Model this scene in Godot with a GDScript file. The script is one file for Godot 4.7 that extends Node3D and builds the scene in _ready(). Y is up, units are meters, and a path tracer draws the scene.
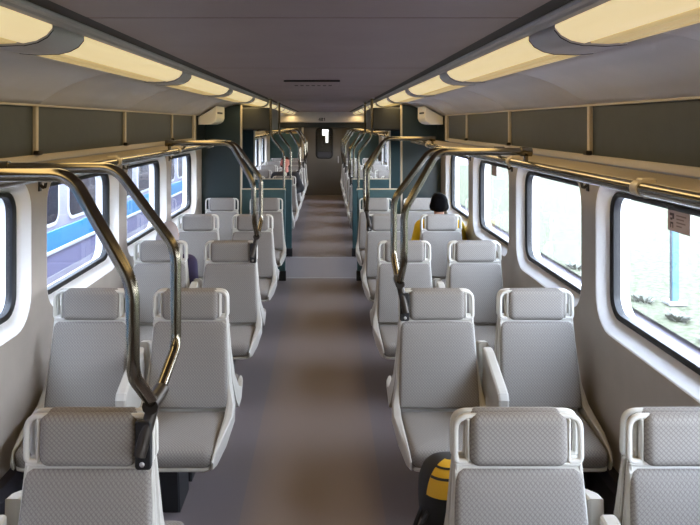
extends Node3D
# A commuter-train saloon seen down the aisle. World: x across the car (0 = centre line), y up from the floor, -z ahead.
# "d" below is the distance ahead of the camera, so z = -d.

const BAY := 1.517
const FIRST := 2.15            # back-to-back plane of the first seat pair
const VEST0 := 8.5             # vestibule between the two halves
const VEST1 := 10.05
const END := 18.7
const REAR := -2.6
const ORD := ["first", "second", "third", "fourth", "fifth", "sixth", "seventh", "eighth", "ninth", "tenth", "eleventh", "twelfth", "thirteenth"]

var M := {}
var used := {}
var rng := RandomNumberGenerator.new()

# ------------------------------------------------------------------ helpers
func side_name(s) -> String:
	return "grassy bank side" if s > 0 else "blue train side"

func numbered(called: String) -> String:
	if not used.has(called):
		used[called] = 0
		return called
	used[called] += 1
	return "%s_%03d" % [called, used[called]]

func thing(called, label, category, at := Vector3.ZERO, turn := 0.0, group := "") -> Node3D:
	var o := Node3D.new()
	o.name = numbered(called)
	add_child(o)
	o.position = at
	o.rotation.y = turn
	o.set_meta("label", label)
	o.set_meta("category", category)
	if group != "":
		o.set_meta("group", group)
	return o

func setting(called: String) -> Node3D:
	var o := Node3D.new()
	o.name = called
	add_child(o)
	o.set_meta("kind", "structure")
	return o

func start() -> SurfaceTool:
	var st := SurfaceTool.new()
	st.begin(Mesh.PRIMITIVE_TRIANGLES)
	return st

func finish(st: SurfaceTool, smooth_it := false) -> ArrayMesh:
	if smooth_it:
		st.index()
	st.generate_normals()
	return st.commit()

func mesh_node(called: String, mesh: Mesh, mat: Material, parent: Node = self) -> MeshInstance3D:
	var o := MeshInstance3D.new()
	o.name = called if parent != self else numbered(called)
	o.mesh = mesh
	o.material_override = mat
	o.cast_shadow = GeometryInstance3D.SHADOW_CASTING_SETTING_ON
	parent.add_child(o, true)
	return o

func obj(called: String, st: SurfaceTool, mat: Material, parent: Node = self) -> MeshInstance3D:
	return mesh_node(called, finish(st), mat, parent)

func tri(st: SurfaceTool, a, b, c, g := 4294967295):
	st.set_smooth_group(g)
	st.add_vertex(a); st.add_vertex(b); st.add_vertex(c)

func quad(st: SurfaceTool, a, b, c, d, g := 4294967295):
	tri(st, a, b, c, g)
	tri(st, a, c, d, g)

# a box with chamfered edges; e = chamfer
func box(st: SurfaceTool, c: Vector3, s: Vector3, e := 0.004, t := Transform3D.IDENTITY):
	var h := s * 0.5
	e = minf(e, minf(h.x, minf(h.y, h.z)) * 0.8)
	var v := {}
	for sx in [-1, 1]:
		for sy in [-1, 1]:
			for sz in [-1, 1]:
				for ax in 3:
					var q := Vector3(h.x - e, h.y - e, h.z - e)
					q[ax] = h[ax]
					v[[sx, sy, sz, ax]] = t * (c + q * Vector3(sx, sy, sz))
	for ax in 3:
		var b := (ax + 1) % 3
		var d := (ax + 2) % 3
		for s0 in [-1, 1]:
			var p := []
			for uv in [[-1, -1], [1, -1], [1, 1], [-1, 1]]:
				var k := [0, 0, 0]
				k[ax] = s0; k[b] = uv[0]; k[d] = uv[1]
				p.append(v[[k[0], k[1], k[2], ax]])
			if s0 > 0: quad(st, p[0], p[3], p[2], p[1])
			else: quad(st, p[0], p[1], p[2], p[3])
		# edges along axis ax
		for s1 in [-1, 1]:
			for s2 in [-1, 1]:
				var k0 := [0, 0, 0]
				k0[ax] = -1; k0[b] = s1; k0[d] = s2
				var k1 := k0.duplicate()
				k1[ax] = 1
				var a0 = v[[k0[0], k0[1], k0[2], b]]
				var a1 = v[[k1[0], k1[1], k1[2], b]]
				var c1 = v[[k1[0], k1[1], k1[2], d]]
				var c0 = v[[k0[0], k0[1], k0[2], d]]
				if s1 * s2 > 0: quad(st, a0, c0, c1, a1)
				else: quad(st, a0, a1, c1, c0)
	for sx in [-1, 1]:
		for sy in [-1, 1]:
			for sz in [-1, 1]:
				var a = v[[sx, sy, sz, 0]]
				var b2 = v[[sx, sy, sz, 1]]
				var c2 = v[[sx, sy, sz, 2]]
				if sx * sy * sz > 0: tri(st, a, c2, b2)
				else: tri(st, a, b2, c2)

func inset_poly(p: PackedVector2Array, e: float) -> PackedVector2Array:
	var out := PackedVector2Array()
	var n := p.size()
	var area := 0.0
	for i in n:
		area += p[i].cross(p[(i + 1) % n])
	var sg := signf(area)
	for i in n:
		var d0 := (p[i] - p[(i + n - 1) % n]).normalized()
		var d1 := (p[(i + 1) % n] - p[i]).normalized()
		var n0 := Vector2(-d0.y, d0.x) * sg
		var n1 := Vector2(-d1.y, d1.x) * sg
		var m := (n0 + n1) / maxf(0.3, 1.0 + n0.dot(n1))
		out.append(p[i] + m * e)
	return out

# rings of an outline, each [inset, depth], capped at both ends; the outline lies in the x-y plane of t, depth along its z
func rings(st: SurfaceTool, p: PackedVector2Array, list: Array, t := Transform3D.IDENTITY, g := 4294967295, cap0 := true, cap1 := true):
	var n := p.size()
	var prev: PackedVector2Array
	for k in list.size():
		var cur := inset_poly(p, list[k][0])
		if k > 0:
			for i in n:
				var j := (i + 1) % n
				quad(st, t * Vector3(prev[i].x, prev[i].y, list[k - 1][1]), t * Vector3(cur[i].x, cur[i].y, list[k][1]), t * Vector3(cur[j].x, cur[j].y, list[k][1]), t * Vector3(prev[j].x, prev[j].y, list[k - 1][1]), g)
		if (k == 0 and cap0) or (k == list.size() - 1 and cap1):
			var id := Geometry2D.triangulate_polygon(cur)
			for i in range(0, id.size(), 3):
				var q := []
				for m in 3:
					q.append(t * Vector3(cur[id[i + m]].x, cur[id[i + m]].y, list[k][1]))
				# keep the winding of the side walls
				var up: Vector3 = (q[1] - q[0]).cross(q[2] - q[0])
				var want := t.basis.z * (1.0 if k == 0 else -1.0) * ccw(p)
				if up.dot(want) < 0: tri(st, q[0], q[2], q[1], 4294967295 if k == 0 else g)
				else: tri(st, q[0], q[1], q[2], 4294967295 if k == 0 else g)
		prev = cur

func ccw(p: PackedVector2Array) -> float:
	var a := 0.0
	for i in p.size():
		a += p[i].cross(p[(i + 1) % p.size()])
	return signf(a)

func rrect(x0: float, y0: float, x1: float, y1: float, r: float, n := 5) -> PackedVector2Array:
	var p := PackedVector2Array()
	for c in [[x1 - r, y0 + r, -PI / 2], [x1 - r, y1 - r, 0.0], [x0 + r, y1 - r, PI / 2], [x0 + r, y0 + r, PI]]:
		for i in n + 1:
			var a: float = c[2] + PI / 2 * i / n
			p.append(Vector2(c[0] + cos(a) * r, c[1] + sin(a) * r))
	return p

# upholstered slab: outline in x-y of t, front towards +z, rounded edges and a slight crown
func slab(st: SurfaceTool, p: PackedVector2Array, thick: float, r: float, bulge: float, t: Transform3D):
	var list := [[r * 0.4, 0.0], [0.0, r * 0.4], [0.0, thick - r]]
	for i in range(1, 5):
		var a := PI / 2 * i / 4
		list.append([r * (1 - cos(a)), thick - r + r * sin(a)])
	rings(st, p, list, t, 1, true, false)
	# crown of the cushion: the rim shrunk towards its middle
	var rim := inset_poly(p, r)
	var c := Vector2.ZERO
	for q in rim: c += q / rim.size()
	var n := rim.size()
	var lv := [[1.0, thick], [0.86, thick + bulge * 0.5], [0.6, thick + bulge * 0.9], [0.0, thick + bulge]]
	for k in 3:
		for i in n:
			var j := (i + 1) % n
			var a0: Vector2 = c + (rim[i] - c) * lv[k][0]
			var a1: Vector2 = c + (rim[j] - c) * lv[k][0]
			var b0: Vector2 = c + (rim[i] - c) * lv[k + 1][0]
			var b1: Vector2 = c + (rim[j] - c) * lv[k + 1][0]
			tri(st, t * Vector3(a0.x, a0.y, lv[k][1]), t * Vector3(b1.x, b1.y, lv[k + 1][1]), t * Vector3(a1.x, a1.y, lv[k][1]), 1)
			if k < 2: tri(st, t * Vector3(a0.x, a0.y, lv[k][1]), t * Vector3(b0.x, b0.y, lv[k + 1][1]), t * Vector3(b1.x, b1.y, lv[k + 1][1]), 1)

func plate(st: SurfaceTool, p: PackedVector2Array, z0: float, z1: float, e: float, t := Transform3D.IDENTITY):
	rings(st, p, [[e, z0], [0.0, z0 + e], [0.0, z1 - e], [e, z1]], t)

# swept tube through points, corners filleted
func tube(st: SurfaceTool, pts: Array, r: float, fillet := 0.06, n := 12, flat := 1.0):
	var path := []
	for i in pts.size():
		if i == 0 or i == pts.size() - 1:
			path.append(pts[i])
			continue
		var a: Vector3 = pts[i - 1]
		var b: Vector3 = pts[i]
		var c: Vector3 = pts[i + 1]
		var f := minf(fillet, minf(a.distance_to(b), b.distance_to(c)) * 0.48)
		var p0 := b + (a - b).normalized() * f
		var p2 := b + (c - b).normalized() * f
		for k in 7:
			var w := k / 6.0
			path.append(p0.lerp(b, w).lerp(b.lerp(p2, w), w))
	var tan0: Vector3 = (path[1] - path[0]).normalized()
	var up := Vector3.UP if absf(tan0.y) < 0.8 else Vector3.RIGHT
	var nx := tan0.cross(up).normalized()
	var ringl := []
	for i in path.size():
		var tg: Vector3
		if i == 0: tg = tan0
		elif i == path.size() - 1: tg = (path[i] - path[i - 1]).normalized()
		else: tg = (path[i + 1] - path[i - 1]).normalized()
		nx = (nx - tg * nx.dot(tg)).normalized()
		var ny := tg.cross(nx)
		var ring := []
		for k in n:
			var a := TAU * k / n
			ring.append(path[i] + (nx * cos(a) + ny * sin(a) * flat) * r)
		ringl.append(ring)
	for i in ringl.size() - 1:
		for k in n:
			var j := (k + 1) % n
			quad(st, ringl[i][k], ringl[i][j], ringl[i + 1][j], ringl[i + 1][k], 1)
	for k in range(1, n - 1):
		tri(st, ringl[0][0], ringl[0][k + 1], ringl[0][k])
		tri(st, ringl[-1][0], ringl[-1][k], ringl[-1][k + 1])

# closed prism along the car: profile points (x, y) for the side s, from d0 to d1
func along(st: SurfaceTool, prof: Array, d0: float, d1: float, s: float = 1.0, smooth_g := 4294967295):
	var p := PackedVector2Array()
	for q in prof:
		p.append(Vector2(q[0] * s, q[1]))
	rings(st, p, [[0.0, -d1], [0.0, -d0]], Transform3D.IDENTITY, smooth_g)

# thin strip profile following a polyline with a thickness on the outer (upper) side
func shell_profile(line: Array, th: float) -> Array:
	var out := line.duplicate()
	for i in range(line.size() - 1, -1, -1):
		var a = line[maxi(0, i - 1)]
		var b = line[mini(line.size() - 1, i + 1)]
		var d := Vector2(b[0] - a[0], b[1] - a[1]).normalized()
		out.append([line[i][0] - d.y * th, line[i][1] + d.x * th])
	return out

func ellipsoid(st: SurfaceTool, c: Vector3, r: Vector3, n := 14, u0 := 0.0, u1 := TAU, v0 := -PI / 2, v1 := PI / 2, e := 1.0):
	var sgp := func(x: float) -> float: return signf(x) * pow(absf(x), e)
	var at := func(u: float, v: float) -> Vector3:
		return c + Vector3(sgp.call(cos(v)) * sgp.call(cos(u)) * r.x, sgp.call(sin(v)) * r.y, sgp.call(cos(v)) * sgp.call(sin(u)) * r.z)
	for i in n:
		for j in n:
			var a := lerpf(u0, u1, float(i) / n)
			var b := lerpf(u0, u1, float(i + 1) / n)
			var p := lerpf(v0, v1, float(j) / n)
			var q := lerpf(v0, v1, float(j + 1) / n)
			quad(st, at.call(a, p), at.call(b, p), at.call(b, q), at.call(a, q), 1)

# ------------------------------------------------------------------ materials
func mat(col: Color, rough := 0.6, metal := 0.0, spec := 0.5) -> StandardMaterial3D:
	var m := StandardMaterial3D.new()
	m.albedo_color = col
	m.roughness = rough
	m.metallic = metal
	m.metallic_specular = spec
	return m

func tex(img: Image) -> ImageTexture:
	img.generate_mipmaps()
	return ImageTexture.create_from_image(img)

func noise_tex(seed_: int, freq: float, lo: Color, hi: Color, size := 256) -> NoiseTexture2D:
	var f := FastNoiseLite.new()
	f.seed = seed_
	f.frequency = freq
	f.fractal_octaves = 4
	var t := NoiseTexture2D.new()
	t.width = size; t.height = size
	t.seamless = true
	t.noise = f
	var g := Gradient.new()
	g.set_color(0, lo); g.set_color(1, hi)
	t.color_ramp = g
	return t

func tri_tex(m: StandardMaterial3D, t: Texture2D, scale: float, world := false):
	m.albedo_texture = t
	m.uv1_triplanar = true
	m.uv1_world_triplanar = world
	m.uv1_scale = Vector3.ONE * scale

func fabric_image() -> Image:
	# small lozenge weave: rows of alternating slanted dashes over a grey ground
	var im := Image.create(64, 64, false, Image.FORMAT_RGB8)
	var r := RandomNumberGenerator.new()
	r.seed = 5
	for y in 64:
		for x in 64:
			var u := (x + y) % 32
			var v := (x - y + 64) % 32
			var a := absf(u - 15.5) / 16.0
			var b := absf(v - 15.5) / 16.0
			var w := 1.0 - smoothstep(0.62, 0.95, maxf(a, b))
			if (x / 16 + y / 16) % 2 == 0: w *= 0.7
			var k := 0.80 + 0.2 * w + r.randf_range(-0.05, 0.05)
			im.set_pixel(x, y, Color(k, k, k * 0.995))
	return im

func make_materials():
	var fab := mat(Color(0.56, 0.54, 0.52), 0.9, 0.0, 0.25)
	tri_tex(fab, tex(fabric_image()), 34.0)
	fab.rim_enabled = true; fab.rim = 0.12; fab.rim_tint = 0.6
	var bump := fabric_image()
	bump.bump_map_to_normal_map(2.0)
	fab.normal_enabled = true
	fab.normal_texture = tex(bump)
	fab.normal_scale = 0.25
	M.fabric = fab
	M.shell = mat(Color(0.71, 0.695, 0.66), 0.42)
	tri_tex(M.shell, noise_tex(3, 0.03, Color(0.93, 0.93, 0.93), Color(1, 1, 1)), 1.2)
	M.frame = mat(Color(0.75, 0.74, 0.71), 0.35)
	M.reveal = mat(Color(0.97, 0.965, 0.96), 0.35)
	M.black = mat(Color(0.03, 0.03, 0.035), 0.6)
	M.pedestal = mat(Color(0.055, 0.06, 0.07), 0.55)
	M.chrome = mat(Color(0.50, 0.475, 0.42), 0.2, 1.0)
	M.bracket = mat(Color(0.22, 0.20, 0.18), 0.4, 0.7)
	M.rubber = mat(Color(0.02, 0.02, 0.024), 0.55)
	M.wall = mat(Color(0.68, 0.645, 0.605), 0.5)
	tri_tex(M.wall, noise_tex(7, 0.02, Color(0.95, 0.95, 0.95), Color(1, 1, 1)), 0.8)
	M.cove = mat(Color(0.82, 0.80, 0.785), 0.55)
	tri_tex(M.cove, noise_tex(9, 0.015, Color(0.94, 0.94, 0.94), Color(1, 1, 1)), 0.7)
	M.ceiling = mat(Color(0.58, 0.505, 0.49), 0.5)
	tri_tex(M.ceiling, noise_tex(11, 0.01, Color(0.94, 0.93, 0.93), Color(1, 1, 1)), 0.5)
	M.panel = mat(Color(0.225, 0.245, 0.235), 0.5)
	tri_tex(M.panel, noise_tex(13, 0.03, Color(0.9, 0.9, 0.9), Color(1, 1, 1)), 1.0)
	M.trim = mat(Color(0.74, 0.69, 0.60), 0.45)
	M.rack = mat(Color(0.64, 0.59, 0.51), 0.38, 0.1)
	M.strip = mat(Color(0.66, 0.645, 0.63), 0.4, 0.1)
	M.fitting = mat(Color(0.80, 0.79, 0.78), 0.5)
	M.teal = mat(Color(0.21, 0.33, 0.34), 0.45)
	tri_tex(M.teal, noise_tex(15, 0.02, Color(0.85, 0.85, 0.85), Color(1, 1, 1)), 0.8)
	M.dark_teal = mat(Color(0.10, 0.145, 0.155), 0.4)
	M.screen = mat(Color(0.13, 0.195, 0.20), 0.3)
	M.header = mat(Color(0.17, 0.18, 0.175), 0.5)
	M.white_box = mat(Color(0.93, 0.91, 0.85), 0.5)
	M.endwall = mat(Color(0.35, 0.32, 0.28), 0.5)
	M.door = mat(Color(0.36, 0.335, 0.30), 0.45)
	var fl := mat(Color(0.46, 0.425, 0.43), 0.42)
	tri_tex(fl, noise_tex(21, 0.35, Color(0.86, 0.86, 0.87), Color(1, 1, 1), 512), 2.2)
	M.floor = fl
	var ai := mat(Color(0.50, 0.445, 0.42), 0.43)
	tri_tex(ai, noise_tex(22, 0.3, Color(0.85, 0.85, 0.86), Color(1, 1, 1), 512), 1.8)
	M.aisle = ai
	var vf := mat(Color(0.55, 0.52, 0.52), 0.4)
	tri_tex(vf, noise_tex(23, 0.4, Color(0.86, 0.86, 0.86), Color(1, 1, 1), 512), 2.0)
	M.vest = vf
	M.heater = mat(Color(0.20, 0.195, 0.22), 0.5)
	var gl := mat(Color(0.96, 0.98, 0.98, 0.05), 0.02)
	gl.transparency = BaseMaterial3D.TRANSPARENCY_ALPHA
	M.glass = gl
	var dif := mat(Color(0.82, 0.77, 0.62), 0.45)
	dif.emission_enabled = true
	dif.emission = Color(1.0, 0.90, 0.68)
	dif.emission_energy_multiplier = 0.66
	M.diffuser = dif
	var rib: StandardMaterial3D = dif.duplicate()
	rib.emission = Color(1.0, 0.86, 0.56)
	rib.emission_energy_multiplier = 0.36
	M.ribbed = rib
	M.outer = mat(Color(0.5, 0.5, 0.5), 0.6)

# ------------------------------------------------------------------ surface nets for bodies
func sd_caps(p: Vector3, b: Array) -> float:
	var a: Vector3 = b[0]
	var ab: Vector3 = b[1] - a
	var h := clampf((p - a).dot(ab) / maxf(ab.length_squared(), 1e-8), 0, 1)
	return p.distance_to(a + ab * h) - lerpf(b[2], b[3], h)

func body_sd(p: Vector3, bones: Array, k: float) -> float:
	var d := 1e3
	for b in bones:
		var e := sd_caps(p, b)
		var h := maxf(k - absf(d - e), 0.0) / k
		d = minf(d, e) - h * h * k * 0.25
	return d

func nets(bones: Array, cell: float, k := 0.03, cut = null) -> ArrayMesh:
	var lo := Vector3.ONE * 1e3
	var hi := -lo
	for b in bones:
		for i in 2:
			var r: Vector3 = Vector3.ONE * (b[2 + i] + cell * 2)
			lo = lo.min(b[i] - r); hi = hi.max(b[i] + r)
	var n := Vector3i(((hi - lo) / cell).ceil()) + Vector3i.ONE
	var f := PackedFloat32Array()
	f.resize(n.x * n.y * n.z)
	f.fill(1.0)
	# only the cells near each bone
	for b in bones:
		var rr: float = maxf(b[2], b[3]) + cell * 2
		var c0 := Vector3i((((b[0] as Vector3).min(b[1]) - Vector3.ONE * rr - lo) / cell).floor()).max(Vector3i.ZERO)
		var c1 := Vector3i((((b[0] as Vector3).max(b[1]) + Vector3.ONE * rr - lo) / cell).ceil()).min(n - Vector3i.ONE)
		for z in range(c0.z, c1.z + 1):
			for y in range(c0.y, c1.y + 1):
				for x in range(c0.x, c1.x + 1):
					var id := x + n.x * (y + n.y * z)
					if f[id] == 1.0:
						var p := lo + Vector3(x, y, z) * cell
						var d := body_sd(p, bones, k)
						if cut != null: d = maxf(d, cut.call(p))
						f[id] = d
	var st := start()
	st.set_smooth_group(1)
	var idx := {}
	var verts := PackedVector3Array()
	var st_off := [0, 1, n.x, n.x + 1, n.x * n.y, n.x * n.y + 1, n.x * n.y + n.x, n.x * n.y + n.x + 1]
	for z in n.z - 1:
		for y in n.y - 1:
			for x in n.x - 1:
				var id := x + n.x * (y + n.y * z)
				var ins := 0
				for o in st_off:
					if f[id + o] < 0: ins += 1
				if ins == 0 or ins == 8: continue
				var acc := Vector3.ZERO
				var cnt := 0
				for e in [[0, 1], [2, 3], [4, 5], [6, 7], [0, 2], [1, 3], [4, 6], [5, 7], [0, 4], [1, 5], [2, 6], [3, 7]]:
					var fa := f[id + st_off[e[0]]]
					var fb := f[id + st_off[e[1]]]
					if (fa < 0) != (fb < 0):
						var t := fa / (fa - fb)
						var pa := Vector3(e[0] & 1, (e[0] >> 1) & 1, e[0] >> 2)
						var pb := Vector3(e[1] & 1, (e[1] >> 1) & 1, e[1] >> 2)
						acc += pa.lerp(pb, t); cnt += 1
				idx[id] = verts.size()
				verts.append(lo + (Vector3(x, y, z) + acc / cnt) * cell)
	for v in verts: st.add_vertex(v)
	var step := [1, n.x, n.x * n.y]
	for id in idx:
		for ax in 3:
			var b: int = step[(ax + 1) % 3]
			var c: int = step[(ax + 2) % 3]
			var fa := f[id]
			var fb := f[id + step[ax]]
			if (fa < 0) == (fb < 0): continue
			if not (idx.has(id - b) and idx.has(id - c) and idx.has(id - b - c)): continue
			var q := [idx[id], idx[id - b], idx[id - b - c], idx[id - c]]
			if fa < 0: q = [q[0], q[3], q[2], q[1]]
			for i in [0, 2, 1, 0, 3, 2]: st.add_index(q[i])
	st.generate_normals()
	return st.commit()

# ------------------------------------------------------------------ seats
var seat_mesh := {}

func seat_meshes():
	# back cushion: outline in its own plane, then leaned back
	var lean := atan2(0.10, 0.42)
	var st := start()
	var p := PackedVector2Array([Vector2(-0.205, 0.0), Vector2(0.205, 0.0), Vector2(0.201, 0.15), Vector2(0.190, 0.395), Vector2(0.184, 0.418), Vector2(0.165, 0.428), Vector2(-0.165, 0.428), Vector2(-0.184, 0.418), Vector2(-0.190, 0.395), Vector2(-0.201, 0.15)])
	slab(st, p, 0.06, 0.018, 0.006, Transform3D(Basis(Vector3.RIGHT, -lean), Vector3(0, 0.445, 0.075)))
	seat_mesh.back_cushion = finish(st)
	st = start()
	slab(st, rrect(-0.147, 0.0, 0.147, 0.156, 0.030, 5), 0.042, 0.026, 0.0, Transform3D(Basis(Vector3.RIGHT, -0.03), Vector3(0, 0.878, 0.004)))
	seat_mesh.headrest = finish(st)
	# seat cushion: outline seen from above, front towards +z
	st = start()
	var q := PackedVector2Array([Vector2(-0.203, -0.09), Vector2(0.203, -0.09), Vector2(0.200, -0.30), Vector2(0.192, -0.475), Vector2(0.178, -0.50), Vector2(0.15, -0.508), Vector2(-0.15, -0.508), Vector2(-0.178, -0.50), Vector2(-0.192, -0.475), Vector2(-0.200, -0.30)])
	slab(st, q, 0.085, 0.035, 0.008, Transform3D(Basis(Vector3.RIGHT, -PI / 2 + 0.05), Vector3(0, 0.362, 0.0)))
	seat_mesh.seat_cushion = finish(st)
	# seat pan below the cushion
	st = start()
	plate(st, inset_poly(q, 0.004), 0.004, 0.022, 0.006, Transform3D(Basis(Vector3.RIGHT, -PI / 2 + 0.05), Vector3(0, 0.342, 0.0)))
	seat_mesh.seat_pan = finish(st)
	# back shell
	st = start()
	plate(st, PackedVector2Array([Vector2(-0.222, 0.37), Vector2(0.222, 0.37), Vector2(0.216, 0.52), Vector2(0.192, 0.885), Vector2(-0.192, 0.885), Vector2(-0.216, 0.52)]), 0.004, 0.022, 0.005)
	# the wedge that carries the back cushion
	rings(st, PackedVector2Array([Vector2(-0.02, 0.40), Vector2(-0.10, 0.42), Vector2(-0.065, 0.50), Vector2(-0.03, 0.86), Vector2(-0.02, 0.88)]), [[0.0, -0.19], [0.0, 0.19]], Transform3D(Basis(Vector3(0, 0, -1), Vector3(0, 1, 0), Vector3(1, 0, 0)), Vector3.ZERO))
	seat_mesh.back_shell = finish(st)
	# side fin, right-hand; stations: [front z, front y, back z, back y, inner x, outer x]
	var stn := [[0.022, 0.888, 0.004, 0.888, 0.178, 0.193], [0.048, 0.70, 0.004, 0.70, 0.188, 0.205], [0.082, 0.56, 0.004, 0.55, 0.197, 0.218], [0.118, 0.478, 0.01, 0.44, 0.202, 0.238], [0.20, 0.448, 0.08, 0.375, 0.203, 0.243], [0.34, 0.436, 0.29, 0.34, 0.201, 0.230], [0.47, 0.408, 0.45, 0.325, 0.195, 0.210], [0.515, 0.373, 0.50, 0.33, 0.188, 0.199]]
	for sd in [1, -1]:
		st = start()
		var rs := []
		for s in stn:
			var e := 0.005
			var fx := Vector3(0, s[1], s[0])
			var bx := Vector3(0, s[3], s[2])
			var dir := (bx - fx).normalized() * e
			var ring := []
			for c in [[s[4], fx], [s[4] + (s[5] - s[4]) * 0.3, fx - dir * 0.6], [s[5] - e, fx], [s[5], fx + dir * 1.6], [s[5] * 0.985, bx - dir], [s[4], bx]]:
				ring.append(Vector3(c[0] * sd, c[1].y, c[1].z))
			rs.append(ring)
		for i in rs.size() - 1:
			for k in 6:
				var j := (k + 1) % 6
				if sd > 0: quad(st, rs[i][k], rs[i + 1][k], rs[i + 1][j], rs[i][j], k + 1)
				else: quad(st, rs[i][k], rs[i][j], rs[i + 1][j], rs[i + 1][k], k + 1)
		for k in range(1, 5):
			for e2 in [0, -1]:
				tri(st, rs[e2][0], rs[e2][k], rs[e2][k + 1])
		seat_mesh["fin%d" % sd] = finish(st)
	# headrest frame: a loop of flattened tube with an opening on each side of the cushion
	st = start()
	var z := 0.016
	tube(st, [Vector3(-0.152, 0.890, z + 0.004), Vector3(-0.188, 0.890, z + 0.004), Vector3(-0.187, 1.024, z), Vector3(0.187, 1.024, z), Vector3(0.188, 0.890, z + 0.004), Vector3(0.152, 0.890, z + 0.004)], 0.0092, 0.04, 10)
	for sd in [-1, 1]:
		box(st, Vector3(sd * 0.151, 0.955, z), Vector3(0.010, 0.13, 0.024), 0.004)
	box(st, Vector3(0, 0.955, 0.010), Vector3(0.30, 0.14, 0.010), 0.004)
	box(st, Vector3(0, 0.884, 0.016), Vector3(0.380, 0.012, 0.024), 0.004)
	seat_mesh.headrest_frame = finish(st)
	# pedestal
	st = start()
	rings(st, PackedVector2Array([Vector2(-0.19, 0.0), Vector2(0.19, 0.0), Vector2(0.17, 0.345), Vector2(-0.17, 0.345)]), [[0.008, 0.03], [0.0, 0.038], [0.0, 0.25], [0.008, 0.258]])
	seat_mesh.pedestal = finish(st)
	st = start()
	rings(st, PackedVector2Array([Vector2(-0.12, 0.0), Vector2(0.12, 0.0), Vector2(0.11, 0.345), Vector2(-0.135, 0.345)]), [[0.008, 0.03], [0.0, 0.038], [0.0, 0.25], [0.008, 0.258]])
	seat_mesh.narrow_pedestal = finish(st)
	# armrest between two seats: a solid panel with a sloping top
	st = start()
	var ap := PackedVector2Array([Vector2(-0.02, 0.40), Vector2(-0.36, 0.40), Vector2(-0.385, 0.60), Vector2(-0.37, 0.628), Vector2(-0.34, 0.643), Vector2(-0.09, 0.735), Vector2(-0.04, 0.742)])
	rings(st, ap, [[0.012, -0.027], [0.004, -0.024], [0.0, -0.016], [0.0, 0.016], [0.004, 0.024], [0.012, 0.027]], Transform3D(Basis(Vector3(0, 0, -1), Vector3(0, 1, 0), Vector3(1, 0, 0)), Vector3.ZERO))
	seat_mesh.armrest = finish(st)

func make_seat(armrest: int) -> Node3D:
	var t := Node3D.new()
	var pd := mesh_node("pedestal", seat_mesh.pedestal if armrest == 0 else seat_mesh.narrow_pedestal, M.pedestal, t)
	pd.position.x = armrest * 0.125
	mesh_node("seat_pan", seat_mesh.seat_pan, M.shell, t)
	mesh_node("seat_cushion", seat_mesh.seat_cushion, M.fabric, t)
	mesh_node("back_shell", seat_mesh.back_shell, M.shell, t)
	mesh_node("back_cushion", seat_mesh.back_cushion, M.fabric, t)
	mesh_node("side_fin", seat_mesh["fin1"], M.shell, t)
	mesh_node("side_fin", seat_mesh["fin-1"], M.shell, t)
	mesh_node("headrest_frame", seat_mesh.headrest_frame, M.frame, t)
	mesh_node("headrest", seat_mesh.headrest, M.fabric, t)
	if armrest != 0:
		var a := mesh_node("armrest", seat_mesh.armrest, M.shell, t)
		a.position.x = armrest * 0.26
	return t

var seat_kind := {}

func place_seat(s: int, col: int, d: float, facing_us: bool, label: String):
	# col 0 = aisle, 1 = window
	var arm := 0
	if col == 0: arm = s if facing_us else -s
	if not seat_kind.has(arm): seat_kind[arm] = make_seat(arm)
	var o: Node3D = seat_kind[arm].duplicate()
	o.name = numbered("passenger_chair")
	add_child(o)
	o.position = Vector3(s * (0.642 if col == 0 else 1.162), 0, -d)
	if not facing_us: o.rotation.y = PI
	o.set_meta("label", label)
	o.set_meta("category", "seat")
	o.set_meta("group", "grey fabric train seats")

# ------------------------------------------------------------------ grab rails
func grab_rail(s: int, d: float, label: String):
	var t: Node3D = thing("grab_rail", label, "grab rail", Vector3(s * 0.43, 0, -d), 0.0, "bent metal grab rails from seat to rack")
	var o := Vector3(s * 0.43, 0, 0)
	var L := func(x: float, y: float, dz: float) -> Vector3: return Vector3(s * x, y, -dz) - o
	var st := start()
	plate(st, rrect(-0.024, 0.0, 0.024, 0.145, 0.01, 3), 0.0, 0.02, 0.003, Transform3D(Basis.IDENTITY, L.call(0.472, 0.880, -0.030)))
	obj("mount_plate", st, M.black, t)
	st = start()
	ellipsoid(st, L.call(0.474, 0.898, -0.052), Vector3(0.008, 0.008, 0.006), 6)
	obj("bolt", st, M.strip, t)
	st = start()
	tube(st, [L.call(0.480, 0.925, -0.058), L.call(0.444, 1.085, -0.01)], 0.019, 0.03, 12)
	obj("arm", st, M.bracket, t)
	st = start()
	tube(st, [L.call(0.446, 1.075, -0.07), L.call(0.446, 1.075, 0.07)], 0.024, 0.03, 12)
	obj("bracket", st, M.bracket, t)
	for e in [[-1, 0.25, 1.26, 1.765], [1, 0.28, 1.17, 1.75]]:
		st = start()
		var z: float = e[0] * e[1]
		tube(st, [L.call(0.446, 1.075, e[0] * 0.04), L.call(0.446, e[2] - 0.03, z), L.call(0.446, 1.475, z), L.call(0.61 if e[0] < 0 else 0.65, e[3], z), L.call(1.065, e[3], z)], 0.0185, 0.05, 14)
		obj("rail_tube", st, M.chrome, t)
		st = start()
		tube(st, [L.call(1.015, e[3], z), L.call(1.068, e[3], z)], 0.0235, 0.01, 14)
		box(st, L.call(1.04, (e[3] + 1.70) / 2, z), Vector3(0.022, e[3] - 1.70, 0.022), 0.005)
		obj("collar", st, M.chrome, t)

# ------------------------------------------------------------------ walls with windows
func win_outline(d0, d1, y0, y1, r) -> PackedVector2Array:
	return rrect(d0, y0, d1, y1, r, 6)

var window_count := 0

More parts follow.
